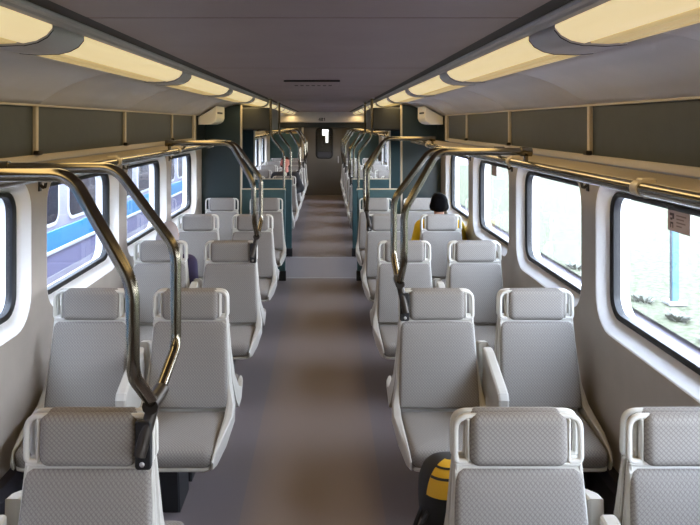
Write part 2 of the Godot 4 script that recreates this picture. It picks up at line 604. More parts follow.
func wall_module(wall: Node3D, s: int, d0: float, d1: float, h0: float, h1: float, m: Material, yb := 0.0, yt := 1.66):
	# h0..h1: opening in the inner skin
	var inner := win_outline(h0, h1, 0.865, 1.625, 0.17)
	var glass := win_outline(h0 + 0.06, h1 - 0.06, 0.935, 1.565, 0.11)
	var st := start()
	var X := func(x: float, p: Vector2) -> Vector3: return Vector3(s * x, p.y, -p.x)
	# skin with hole: two halves
	for spec in [[inner, 1.45], [glass, 1.60]]:
		var hole: PackedVector2Array = spec[0]
		var mid := (h0 + h1) / 2
		for half in 2:
			var poly := PackedVector2Array()
			var hp := []
			for q in hole:
				if (half == 0 and q.x <= mid) or (half == 1 and q.x > mid): hp.append(q)
			# order hole points by going round: for the lower-d half from top to bottom
			hp.sort_custom(func(a, b): return atan2(a.y - 1.25, (a.x - mid)) > atan2(b.y - 1.25, (b.x - mid))) if half == 1 else hp.sort_custom(func(a, b): return atan2(a.y - 1.25, (mid - a.x)) > atan2(b.y - 1.25, (mid - b.x)))
			var ed := d0 if half == 0 else d1
			poly.append(Vector2(mid, yt))
			poly.append(Vector2(mid, hp[0].y))
			for q in hp: poly.append(q)
			poly.append(Vector2(mid, hp[-1].y))
			poly.append(Vector2(mid, yb))
			poly.append(Vector2(ed, yb))
			poly.append(Vector2(ed, yt))
			var id := Geometry2D.triangulate_polygon(poly)
			for i in range(0, id.size(), 3):
				tri(st, X.call(spec[1], poly[id[i]]), X.call(spec[1], poly[id[i + 1]]), X.call(spec[1], poly[id[i + 2]]))
	obj("wall_panel", st, m, wall)
	st = start()
	# splayed reveal, rounded lip
	var lv := [[inner, 0.0, 1.45], [inner, 0.006, 1.4515], [inner, 0.010, 1.456]]
	var n := inner.size()
	var prev: PackedVector2Array = inner
	var px := 1.45
	for e in lv.slice(1):
		var cur := inset_poly(inner, e[1])
		for i in n:
			var j := (i + 1) % n
			quad(st, X.call(px, prev[i]), X.call(e[2], cur[i]), X.call(e[2], cur[j]), X.call(px, prev[j]), 2)
		prev = cur
		px = e[2]
	for e in [1.515, 1.60]:
		for i in n:
			var j := (i + 1) % n
			quad(st, X.call(px, prev[i]), X.call(e, glass[i]), X.call(e, glass[j]), X.call(px, prev[j]), 2 if e < 1.55 else 3)
		prev = glass
		px = e
	window_count += 1
	var w := setting("window_%d" % window_count)
	obj("reveal", st, M.reveal, w)
	# edges of the module
	st = start()
	for dd in [d0, d1]:
		quad(st, Vector3(s * 1.45, yb, -dd), Vector3(s * 1.45, yt, -dd), Vector3(s * 1.60, yt, -dd), Vector3(s * 1.60, yb, -dd))
	for yy in [yb, yt]:
		quad(st, Vector3(s * 1.45, yy, -d0), Vector3(s * 1.45, yy, -d1), Vector3(s * 1.60, yy, -d1), Vector3(s * 1.60, yy, -d0))
	obj("panel_edge", st, m, wall)
	st = start()
	# rubber gasket ring
	var gi := inset_poly(glass, 0.024)
	for i in n:
		var j := (i + 1) % n
		quad(st, X.call(1.500, glass[i]), X.call(1.497, inset_poly(glass, 0.010)[i]), X.call(1.497, inset_poly(glass, 0.010)[j]), X.call(1.500, glass[j]), 1)
		quad(st, X.call(1.497, inset_poly(glass, 0.010)[i]), X.call(1.510, gi[i]), X.call(1.510, gi[j]), X.call(1.497, inset_poly(glass, 0.010)[j]), 1)
		quad(st, X.call(1.510, gi[i]), X.call(1.545, gi[i]), X.call(1.545, gi[j]), X.call(1.510, gi[j]), 2)
		quad(st, X.call(1.545, gi[i]), X.call(1.545, glass[i]), X.call(1.545, glass[j]), X.call(1.545, gi[j]), 3)
	obj("gasket", st, M.rubber, w)
	st = start()
	var id2 := Geometry2D.triangulate_polygon(gi)
	for i in range(0, id2.size(), 3):
		tri(st, X.call(1.525, gi[id2[i]]), X.call(1.525, gi[id2[i + 1]]), X.call(1.525, gi[id2[i + 2]]))
	obj("pane", st, M.glass, w)

func solid_wall(wall: Node3D, s: int, d0: float, d1: float, m: Material, called := "wall_panel"):
	if d1 - d0 < 0.005: return
	var st := start()
	box(st, Vector3(s * 1.525, 0.83, -(d0 + d1) / 2), Vector3(0.15, 1.66, d1 - d0), 0.002)
	obj(called, st, m, wall)

# ------------------------------------------------------------------ main
func _ready():
	rng.seed = 11
	make_materials()
	# camera: level, looking straight down the car; the lens is shifted
	var cam := Camera3D.new()
	cam.name = "camera"
	cam.projection = Camera3D.PROJECTION_FRUSTUM
	cam.near = 0.05
	cam.far = 200.0
	cam.size = 525.0 / 700.0 * 0.05
	cam.frustum_offset = Vector2(23.0, -138.5) / 700.0 * 0.05
	cam.position = Vector3(0.07, 1.9, 0)
	add_child(cam)
	cam.current = true
	# sky and exposure
	var we := WorldEnvironment.new()
	we.name = "environment"
	var env := Environment.new()
	env.background_mode = Environment.BG_SKY
	var sky := Sky.new()
	var sm := ProceduralSkyMaterial.new()
	sm.sky_top_color = Color(0.80, 0.87, 0.97)
	sm.sky_horizon_color = Color(0.93, 0.95, 0.98)
	sm.ground_horizon_color = Color(0.75, 0.76, 0.74)
	sm.ground_bottom_color = Color(0.5, 0.5, 0.48)
	sm.sky_energy_multiplier = 4.1
	sm.ground_energy_multiplier = 2.0
	sky.sky_material = sm
	env.sky = sky
	env.tonemap_mode = Environment.TONE_MAPPER_LINEAR
	env.tonemap_exposure = 1.0
	env.sdfgi_enabled = true
	env.ssao_enabled = true
	env.ssil_enabled = true
	we.environment = env
	add_child(we)

	build_shell()
	build_overhead()
	build_lights()
	build_vestibule()
	build_end()
	build_outside()
	seat_meshes()
	build_seats()
	build_small()
	build_people()
	for k in seat_kind: seat_kind[k].free()

const LAMP_ENERGY := 0.46

func build_shell():
	# floor slab with the aisle covering and the vestibule covering let in
	var f := setting("floor")
	var st := start()
	box(st, Vector3(0, -0.06, -(REAR + 21.0) / 2), Vector3(3.2, 0.1, 21.0 - REAR), 0.0)
	obj("slab", st, M.outer, f)
	for e in [[REAR, VEST0 + 0.12, M.aisle], [VEST1 - 0.12, END - 0.02, M.aisle]]:
		st = start()
		box(st, Vector3(0, -0.006, -(e[0] + e[1]) / 2), Vector3(0.70, 0.016, e[1] - e[0]), 0.0)
		obj("aisle_covering", st, e[2], f)
		for s in [-1, 1]:
			st = start()
			box(st, Vector3(s * 0.9525, -0.006, -(e[0] + e[1]) / 2), Vector3(1.2055, 0.016, e[1] - e[0]), 0.0)
			obj("side_covering", st, M.floor, f)
	st = start()
	box(st, Vector3(0, -0.006, -(VEST0 + VEST1) / 2), Vector3(3.1, 0.016, VEST1 - VEST0 - 0.24), 0.001)
	obj("vestibule_covering", st, M.vest, f)
	for d in [VEST0 + 0.12, VEST1 - 0.12]:
		st = start()
		box(st, Vector3(0, 0.003, -d), Vector3(0.90, 0.006, 0.035), 0.002)
		obj("threshold_strip", st, M.strip, f)
	# side walls
	for s in [-1, 1]:
		var wall := setting("wall_right" if s > 0 else "wall_left")
		var pos := REAR
		for k in range(-2, 5):
			var D := 2.12 + BAY * (k - 1)
			var e0 := D + 0.06
			var e1 := D + 0.06 + BAY
			if e0 < REAR: e0 = REAR
			if k == -2:
				solid_wall(wall, s, REAR, e1, M.wall)
				continue
			if k == 4: e1 = D + BAY
			wall_module(wall, s, e0, e1, D + 0.16, D + 1.48, M.wall)
			pos = e1
		solid_wall(wall, s, pos, VEST0, M.wall)
		pos = VEST1
		for k in range(0, 5):
			var D := 10.09 + BAY * k
			wall_module(wall, s, pos, D + 0.06 + BAY, D + 0.16, D + 1.48, M.wall)
			pos = D + 0.06 + BAY
		solid_wall(wall, s, pos, END, M.wall)
		# heater casing along the foot of the wall
		var tr := setting("baseboard_right" if s > 0 else "baseboard_left")
		for e in [[REAR, VEST0 - 0.04], [VEST1 + 0.04, END - 0.05]]:
			st = start()
			along(st, [[1.37, 0.003], [1.448, 0.003], [1.448, 0.25], [1.40, 0.25], [1.37, 0.22]], e[0], e[1], s)
			obj("heater_casing", st, M.heater, tr)
		# outer side of the body above the windows
		st = start()
		box(st, Vector3(s * 1.59, 2.08, -(REAR + 21.0) / 2), Vector3(0.06, 0.86, 21.0 - REAR), 0.0)
		obj("body_side", st, M.outer, wall)
	# rear wall behind the camera and the roof
	var rw := setting("wall_rear")
	st = start()
	box(st, Vector3(0, 1.22, -REAR + 0.06), Vector3(3.24, 2.6, 0.1), 0.0)
	obj("wall_panel", st, M.wall, rw)
	var rf := setting("roof")
	st = start()
	box(st, Vector3(0, 2.52, -(REAR + 21.0) / 2), Vector3(3.24, 0.06, 21.0 - REAR + 0.1), 0.0)
	obj("roof_sheet", st, M.outer, rf)

func build_overhead():
	# flat centre of the ceiling: panels with open joints
	var c := setting("ceiling")
	var seams := []
	for i in range(-3, 9): seams.append(2.11 + 1.89 * i)
	for i in seams.size():
		var a: float = maxf(seams[i], REAR) + 0.004
		var b: float = (seams[i + 1] if i + 1 < seams.size() else 18.45) - 0.004
		var st := start()
		box(st, Vector3(0, 2.24, -(a + b) / 2), Vector3(1.31, 0.04, b - a), 0.005)
		obj("ceiling_panel", st, M.ceiling, c)
	# backing above joints and grooves
	var bk := start()
	box(bk, Vector3(0, 2.30, -(REAR + 18.5) / 2), Vector3(2.9, 0.02, 18.5 - REAR), 0.0)
	obj("backing", bk, M.black, c)
	for s in [-1, 1]:
		var side := setting("trim_2" if s > 0 else "trim_1")
		# metal strips beside the groove
		for pr in [[[0.704, 2.214], [0.708, 2.207], [0.722, 2.204], [0.724, 2.24], [0.704, 2.24]], [[0.727, 2.206], [0.734, 2.200], [0.752, 2.197], [0.754, 2.24], [0.727, 2.24]]]:
			var st := start()
			along(st, pr, REAR, 18.45, s)
			obj("metal_strip", st, M.strip, side)
		var gv := start()
		along(gv, [[0.652, 2.221], [0.7025, 2.217], [0.7025, 2.26], [0.652, 2.26]], REAR, 18.45, s)
		obj("groove", gv, M.black, side)
		var w := setting("wall_upper_right" if s > 0 else "wall_upper_left")
		var cut := [REAR]
		for k in range(-2, 5): cut.append(2.12 + BAY * k - 0.19 + BAY * 0)
		var spans := []
		var first := [REAR]
		for k in range(-3, 4):
			var d := 3.45 + BAY * k
			if d > REAR + 0.05 and d < 7.4: first.append(d)
		first.append(7.50)
		var second := [VEST1 + 0.05]
		for k in range(0, 5): second.append(11.4 + BAY * k)
		second.append(END - 0.2)
		for list in [first, second]:
			for i in list.size() - 1: spans.append([list[i], list[i + 1]])
		spans.append([7.50, VEST0])
		spans.append([VEST0, VEST1 + 0.05])
		for sp in spans:
			var a: float = sp[0] + 0.002
			var b: float = sp[1] - 0.002
			var st := start()
			along(st, shell_profile([[0.985, 2.152], [1.05, 2.142], [1.12, 2.122], [1.19, 2.095], [1.26, 2.058], [1.32, 2.020], [1.358, 1.992]], 0.012), a, b, s, 1)
			obj("cove_panel", st, M.cove, w)
			if sp[0] == 7.50 or sp[0] == VEST0: continue
			st = start()
			box(st, Vector3(s * 1.385, 1.867, -(a + b) / 2), Vector3(0.02, 0.25, b - a), 0.002)
			obj("dark_panel", st, M.panel, w)
			for dd in [a]:
				st = start()
				box(st, Vector3(s * 1.368, 1.867, -dd), Vector3(0.022, 0.245, 0.030), 0.004)
				obj("divider", st, M.trim, w)
				st = start()
				box(st, Vector3(s * 1.355, 1.758, -dd), Vector3(0.03, 0.022, 0.05), 0.004)
				obj("divider_foot", st, M.bracket, w)
		for e in [[REAR, 7.5], [VEST1 + 0.06, END - 0.2]]:
			var st := start()
			along(st, [[1.352, 1.987], [1.40, 1.987], [1.40, 2.002], [1.352, 2.000]], e[0], e[1], s)
			obj("top_trim", st, M.trim, w)
			st = start()
			along(st, [[1.362, 1.716], [1.40, 1.716], [1.40, 1.748], [1.362, 1.748]], e[0], e[1], s)
			obj("bottom_trim", st, M.trim, w)
			# soffit between rack and window wall
			st = start()
			along(st, [[1.38, 1.655], [1.56, 1.655], [1.56, 1.72], [1.38, 1.72]], e[0], e[1], s)
			obj("soffit", st, M.wall, w)
		# end post of the panel band, and plain panel on to the vestibule screen
		var st2 := start()
		box(st2, Vector3(s * 1.375, 1.86, -7.55), Vector3(0.05, 0.28, 0.10), 0.004)
		obj("end_post", st2, M.trim, w)
		st2 = start()
		box(st2, Vector3(s * 1.44, 1.83, -8.05), Vector3(0.06, 0.40, 0.90), 0.003)
		obj("end_panel", st2, M.dark_teal, w)
		# luggage rack: shelf, rail and brackets
		for sec in 2:
			var e = [REAR, 7.95] if sec == 0 else [VEST1 + 0.08, END - 0.35]
			var t: Node3D = thing("luggage_rack", "long beige metal luggage rack with round front rail, %s, %s" % [side_name(s), "before the vestibule" if sec == 0 else "beyond the vestibule"], "luggage rack", Vector3(s * 1.2, 1.7, -(e[0] + e[1]) / 2), 0.0, "luggage racks above the windows")
			var off := -t.position
			st2 = start()
			var sh := func(pr: Array):
				var p := PackedVector2Array()
				for q in pr: p.append(Vector2(q[0] * s, q[1]) + Vector2(off.x, off.y))
				rings(st2, p, [[0.0, -e[1] + off.z], [0.0, -e[0] + off.z]])
			sh.call([[1.058, 1.700], [1.225, 1.712], [1.225, 1.728], [1.07, 1.717]])
			obj("shelf", st2, M.rack, t)
			st2 = start()
			sh.call([[1.232, 1.712], [1.362, 1.722], [1.362, 1.738], [1.232, 1.729]])
			obj("shelf", st2, M.rack, t)
			st2 = start()
			sh.call([[1.222, 1.708], [1.235, 1.708], [1.235, 1.717], [1.222, 1.717]])
			obj("shelf_groove", st2, M.black, t)
			var d: float = 2.17 + BAY * (-3 if sec == 0 else 6)
			var prev: float = e[0]
			while true:
				var nxt := minf(d, e[1])
				if nxt > prev + 0.05:
					st2 = start()
					tube(st2, [Vector3(s * 1.04, 1.70, -prev - 0.006) + off, Vector3(s * 1.04, 1.70, -nxt + 0.006) + off], 0.0205, 0.02, 14)
					obj("rail", st2, M.chrome_rail if M.has("chrome_rail") else M.chrome, t)
					prev = nxt
				if d >= e[1]: break
				if d > e[0] + 0.05:
					st2 = start()
					tube(st2, [Vector3(s * 1.04, 1.70, -d - 0.022) + off, Vector3(s * 1.04, 1.70, -d + 0.022) + off], 0.025, 0.02, 14)
					box(st2, Vector3(s * 1.06, 1.722, -d) + off, Vector3(0.05, 0.022, 0.04), 0.005)
					box(st2, Vector3(s * 1.24, 1.683, -d) + off, Vector3(0.38, 0.028, 0.018), 0.004)
					obj("bracket", st2, M.trim, t)
				d += BAY

func lens_profile(k := 0.0) -> Array:
	return [[0.757, 2.205], [0.757, 2.190 - k], [0.775, 2.168 - k], [0.805, 2.152 - k], [0.845, 2.143 - k], [0.865, 2.1435 - k], [0.915, 2.141 - k], [0.975, 2.146 - k], [0.982, 2.158], [0.982, 2.205]]

func build_lights():
	for s in [-1, 1]:
		var n := 0
		for i in range(-2, 9):
			var a := 2.11 + 1.89 * i
			if a < REAR: a = REAR
			var b := minf(2.11 + 1.89 * (i + 1), 18.40)
			if b - a < 0.6: continue
			var t: Node3D = thing("ceiling_light", "long warm fluorescent ceiling light with ribbed lens, %s, %s from the camera end" % [side_name(s), ORD[n]], "ceiling light", Vector3(s * 0.87, 2.17, -(a + b) / 2), 0.0, "fluorescent lights along the ceiling")
			n += 1
			var off := -t.position
			var st := start()
			var pr := PackedVector2Array()
			var lp := lens_profile(0.0)
			for q in lp.slice(0, 5) + [[0.862, 2.150], [0.862, 2.205]]: pr.append(Vector2(q[0] * s, q[1]) + Vector2(off.x, off.y))
			rings(st, pr, [[0.0, -b + off.z + 0.002], [0.0, -(a + 0.27) + off.z]], Transform3D.IDENTITY, 1)
			obj("lens", st, M.diffuser, t)
			st = start()
			pr = PackedVector2Array()
			for q in [[0.864, 2.205], [0.864, 2.150]] + lp.slice(5): pr.append(Vector2(q[0] * s, q[1]) + Vector2(off.x, off.y))
			rings(st, pr, [[0.0, -b + off.z + 0.002], [0.0, -(a + 0.27) + off.z]], Transform3D.IDENTITY, 1)
			obj("ribbed_lens", st, M.ribbed, t)
			for y in 3:
				st = start()
				tube(st, [Vector3(s * (0.88 + y * 0.034), 2.1445, -b + 0.02) + off, Vector3(s * (0.88 + y * 0.034), 2.1445, -(a + 0.30)) + off], 0.0045, 0.01, 6)
				obj("lens_rib", st, M.ribbed, t)
			st = start()
			pr = PackedVector2Array()
			for q in lens_profile(0.006): pr.append(Vector2(q[0] * s, q[1]) + Vector2(off.x, off.y))
			rings(st, pr, [[0.0, -(a + 0.272) + off.z], [0.0, -(a + 0.0) + off.z]], Transform3D.IDENTITY, 1)
			obj("ballast_cover", st, M.fitting, t)
			for dd in [a + 0.268, a + 0.002]:
				st = start()
				pr = PackedVector2Array()
				for q in lens_profile(0.0075): pr.append(Vector2(q[0] * s, q[1]) + Vector2(off.x, off.y))
				rings(st, pr, [[0.0, -(dd + 0.006) + off.z], [0.0, -dd + off.z]], Transform3D.IDENTITY, 1)
				obj("end_seal", st, M.rubber, t)
			var l := AreaLight3D.new()
			l.name = "lamp"
			l.area_size = Vector2(0.20, (b - a - 0.3))
			l.light_energy = LAMP_ENERGY
			l.light_color = Color(1.0, 0.86, 0.60)
			l.area_normalize_energy = true
			l.shadow_enabled = true
			l.area_range = 12.0
			l.area_attenuation = 2.0
			t.add_child(l)
			l.position = Vector3(s * 0.87, 2.125, -(a + b) / 2 - 0.14) + off
			l.rotation = Vector3(-PI / 2, 0, 0)

func build_vestibule():
	for s in [-1, 1]:
		var where := side_name(s)
		# side door in the vestibule
		var w := setting("door_%d" % (1 if s < 0 else 2))
		for lf in 2:
			var a := VEST0 + lf * (VEST1 - VEST0) / 2
			var b := a + (VEST1 - VEST0) / 2
			var st := start()
			var X := func(p: Vector2) -> Vector3: return Vector3(s * 1.52, p.y, -p.x)
			var hole := rrect(a + 0.16, 0.85, b - 0.16, 1.62, 0.06, 3)
			for e in [[a, a + 0.16, 0.0, 1.83], [b - 0.16, b, 0.0, 1.83], [a + 0.16, b - 0.16, 0.0, 0.85], [a + 0.16, b - 0.16, 1.62, 1.83]]:
				box(st, Vector3(s * 1.53, (e[2] + e[3]) / 2, -(e[0] + e[1]) / 2), Vector3(0.05, e[3] - e[2], e[1] - e[0]), 0.001)
			obj("door_leaf", st, M.teal, w)
			st = start()
			var id := Geometry2D.triangulate_polygon(hole)
			for i in range(0, id.size(), 3): tri(st, X.call(hole[id[i]]), X.call(hole[id[i + 1]]), X.call(hole[id[i + 2]]))
			obj("pane", st, M.glass, w)
		# dark bulkhead over the doorway
		var h := setting("trim_%d" % (3 if s < 0 else 4))
		var st3 := start()
		box(st3, Vector3(s * 1.06, 1.965, -(VEST0 + VEST1) / 2), Vector3(0.86, 0.27, VEST1 - VEST0 - 0.10), 0.01)
		obj("bulkhead", st3, M.header, h)
		st3 = start()
		box(st3, Vector3(s * 1.06, 1.825, -(VEST0 + VEST1) / 2), Vector3(0.84, 0.012, VEST1 - VEST0 - 0.16), 0.003)
		obj("bulkhead_foot", st3, M.black, h)
		# screens on both sides of the vestibule
		for e in [[VEST0, "before"], [VEST1, "beyond"]]:
			var t: Node3D = thing("windscreen_partition", "teal partition with cream rail and tall screen, %s, %s the vestibule" % [where, e[1]], "partition", Vector3(s * 0.95, 0, -e[0]), 0.0, "teal partitions at the vestibule")
			var st := start()
			var o := Vector3(-s * 0.95, 0, 0)
			box(st, Vector3(s * 0.70, 0.555, 0) + o, Vector3(0.53, 1.10, 0.05), 0.006)
			obj("low_panel", st, M.teal, t)
			st = start()
			tube(st, [Vector3(s * 0.43, 1.105, 0) + o, Vector3(s * 0.965, 1.105, 0) + o], 0.013, 0.01, 10)
			obj("top_rail", st, M.trim, t)
			st = start()
			var sp := PackedVector2Array()
			for v in [[0.98, 0.005], [1.449, 0.005], [1.449, 1.95], [1.36, 1.982], [1.32, 2.012], [1.26, 2.05], [1.19, 2.086], [1.12, 2.112], [1.05, 2.13], [0.98, 2.138]]: sp.append(Vector2((v[0] - 0.95) * s, v[1]))
			plate(st, sp, -0.0225, 0.0225, 0.005)
			obj("tall_screen", st, M.screen, t)
			st = start()
			box(st, Vector3(s * 0.972, 1.07, 0.0) + o, Vector3(0.022, 2.13, 0.055), 0.004)
			obj("edge_post", st, M.trim, t)
			st = start()
			box(st, Vector3(s * 0.70, 0.06, 0) + o, Vector3(0.545, 0.12, 0.062), 0.005)
			obj("kick_plate", st, M.pedestal, t)
			# joggled pole from partition to ceiling
			var g: Node3D = thing("grab_pole", "slim metal pole rising from the teal partition, %s, %s the vestibule" % [where, e[1]], "grab pole", Vector3(s * 0.45, 1.12, -e[0]), 0.0, "joggled grab poles at the vestibule")
			var q := -g.position
			st = start()
			tube(st, [Vector3(s * 0.452, 1.115, -e[0]) + q, Vector3(s * 0.452, 1.55, -e[0]) + q, Vector3(s * 0.615, 1.75, -e[0]) + q, Vector3(s * 0.615, 2.222, -e[0]) + q], 0.0165, 0.07, 12)
			obj("pole", st, M.chrome, g)
			st = start()
			tube(st, [Vector3(s * 0.615, 2.208, -e[0]) + q, Vector3(s * 0.615, 2.2195, -e[0]) + q], 0.032, 0.01, 14)
			obj("flange", st, M.strip, g)
		# pale housing with rounded foot at the end of the dark panels
		var b := thing("speaker_housing", "pale box with rounded corner under the ceiling cove, %s" % where, "housing", Vector3(s * 1.25, 1.893, -8.0), 0.0, "pale housings at the cove end")
		var st4 := start()
		var pr := PackedVector2Array()
		for v in [[0.10, 0.0], [-0.02, 0.0], [-0.06, 0.012], [-0.09, 0.035], [-0.105, 0.07], [-0.105, 0.205], [-0.03, 0.155], [0.10, 0.085]]: pr.append(Vector2(v[0] * s, v[1]))
		plate(st4, pr, -0.30, 0.30, 0.008)
		obj("case", st4, M.white_box, b)
		st4 = start()
		box(st4, Vector3(-s * 0.106, 0.13, 0.06), Vector3(0.006, 0.02, 0.36), 0.002)
		obj("slot", st4, M.black, b)

func build_end():
	var w := setting("wall_end")
	var st := start()
	for e in [[-1.6, -0.46, 0.0, 2.45], [0.46, 1.6, 0.0, 2.45], [-0.46, 0.46, 1.86, 2.45]]:
		box(st, Vector3((e[0] + e[1]) / 2, (e[2] + e[3]) / 2, -END - 0.03), Vector3(e[1] - e[0], e[3] - e[2], 0.06), 0.0)
	obj("wall_panel", st, M.endwall, w)
	st = start()
	box(st, Vector3(0, 2.09, -18.55), Vector3(2.9, 0.30, 0.24), 0.02)
	obj("bulkhead", st, M.cove, w)
	st = start()
	box(st, Vector3(0, 1.875, -18.62), Vector3(2.9, 0.125, 0.10), 0.004)
	obj("dark_band", st, M.dark_teal, w)
	for s in [-1, 1]:
		st = start()
		box(st, Vector3(s * 1.06, 0.90, -18.66), Vector3(0.78, 1.80, 0.04), 0.006)
		obj("side_panel", st, M.teal, w)
		st = start()
		box(st, Vector3(s * 0.58, 0.92, -18.66), Vector3(0.05, 1.84, 0.05), 0.006)
		obj("door_post", st, M.trim if s < 0 else M.endwall, w)
	# number on the bulkhead
	var tm := TextMesh.new()
	tm.text = "481"
	var sf := SystemFont.new()
	sf.font_names = PackedStringArray(["Droid Sans"])
	sf.font_weight = 700
	tm.font = sf
	tm.font_size = 32
	tm.pixel_size = 0.0036
	tm.depth = 0.004
	var num := mesh_node("car_number", tm, M.black)
	num.position = Vector3(-0.06, 2.02, -18.425)
	num.set_meta("label", "small dark car number on the pale bulkhead above the far end door")
	num.set_meta("category", "number sign")
	# end door with a rounded window
	var d := setting("door_3")
	st = start()
	var win := rrect(-0.205, 1.0, 0.205, 1.78, 0.09, 5)
	var out := PackedVector2Array([Vector2(-0.46, 0.005), Vector2(0.46, 0.005), Vector2(0.46, 1.86), Vector2(-0.46, 1.86)])
	for half in [-1, 1]:
		var poly := PackedVector2Array([Vector2(0, 1.86), Vector2(0, 1.78)])
		var hp := []
		for q in win:
			if q.x * half > 0: hp.append(q)
		hp.sort_custom(func(a, b): return atan2(a.y - 1.39, absf(a.x)) > atan2(b.y - 1.39, absf(b.x)))
		for q in hp: poly.append(q)
		poly.append_array(PackedVector2Array([Vector2(0, 1.0), Vector2(0, 0.005), Vector2(0.46 * half, 0.005), Vector2(0.46 * half, 1.86)]))
		rings(st, poly, [[0.0, -18.73], [0.0, -18.69]], Transform3D.IDENTITY)
	obj("door_leaf", st, M.door, d)
	st = start()
	for i in win.size():
		var j := (i + 1) % win.size()
		var o1 := inset_poly(win, -0.03)
		var z0 := -18.675
		quad(st, Vector3(win[i].x, win[i].y, z0), Vector3(o1[i].x, o1[i].y, z0 - 0.01), Vector3(o1[j].x, o1[j].y, z0 - 0.01), Vector3(win[j].x, win[j].y, z0), 1)
		quad(st, Vector3(win[i].x, win[i].y, z0), Vector3(win[j].x, win[j].y, z0), Vector3(win[j].x, win[j].y, z0 - 0.06), Vector3(win[i].x, win[i].y, z0 - 0.06), 2)
	obj("window_gasket", st, M.rubber, d)
	st = start()
	var id := Geometry2D.triangulate_polygon(win)
	for i in range(0, id.size(), 3): tri(st, Vector3(win[id[i]].x, win[id[i]].y, -18.71), Vector3(win[id[i + 1]].x, win[id[i + 1]].y, -18.71), Vector3(win[id[i + 2]].x, win[id[i + 2]].y, -18.71))
	obj("pane", st, M.glass, d)
	st = start()
	box(st, Vector3(0, 1.085, -18.685), Vector3(0.36, 0.15, 0.02), 0.008)
	obj("window_sill", st, M.heater, d)
	st = start()
	box(st, Vector3(0.37, 0.95, -18.66), Vector3(0.03, 0.18, 0.03), 0.006)
	obj("door_handle", st, M.strip, d)
	# gangway beyond: dark lobby whose outer door lets in daylight
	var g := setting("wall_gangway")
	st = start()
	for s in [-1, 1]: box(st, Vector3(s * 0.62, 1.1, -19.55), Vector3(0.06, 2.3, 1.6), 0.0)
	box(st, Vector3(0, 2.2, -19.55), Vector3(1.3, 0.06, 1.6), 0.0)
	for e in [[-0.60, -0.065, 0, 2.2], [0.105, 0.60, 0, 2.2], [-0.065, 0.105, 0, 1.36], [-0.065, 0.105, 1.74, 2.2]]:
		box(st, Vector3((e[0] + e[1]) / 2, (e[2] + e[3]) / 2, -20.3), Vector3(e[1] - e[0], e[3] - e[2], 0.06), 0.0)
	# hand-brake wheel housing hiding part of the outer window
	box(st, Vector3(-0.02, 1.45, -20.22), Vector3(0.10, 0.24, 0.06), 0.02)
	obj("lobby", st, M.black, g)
	# yellowish notice on the left of the end wall
	var im := Image.create(64, 28, false, Image.FORMAT_RGB8)
	im.fill(Color(0.70, 0.62, 0.40))
	for r in 2:
		for c in 9: im.fill_rect(Rect2i(5 + c * 6, 5 + r * 11, 4, 6), Color(0.42, 0.16, 0.12))
	var nm := mat(Color.WHITE, 0.5)
	nm.albedo_texture = tex(im)
	var n := thing("wall_notice", "small yellowish notice with two rows of dark red marks beside the end door", "notice", Vector3(-0.86, 1.72, -18.63))
	st = start()
	box(st, Vector3.ZERO, Vector3(0.34, 0.15, 0.012), 0.002)
	obj("board", st, M.trim, n)
	var qm := QuadMesh.new()
	qm.size = Vector2(0.32, 0.135)
	var pr := mesh_node("print", qm, nm, n)
	pr.position.z = 0.0075
	# grille in the ceiling
	var v := thing("ceiling_vent", "shallow ceiling hatch with dark front edge and a row of slots", "vent", Vector3(-0.04, 2.218, -5.4))
	st = start()
	box(st, Vector3(0, -0.004, 0), Vector3(0.40, 0.012, 0.62), 0.004)
	obj("cover", st, M.ceiling, v)
	st = start()
	box(st, Vector3(0, -0.006, 0.315), Vector3(0.41, 0.012, 0.012), 0.003)
	obj("front_edge", st, M.black, v)
	for i in 7:
		st = start()
		box(st, Vector3(-0.135 + i * 0.045, -0.0105, -0.20), Vector3(0.026, 0.003, 0.10), 0.001)
		obj("slot", st, mat(Color(0.25, 0.2, 0.19), 0.6), v)

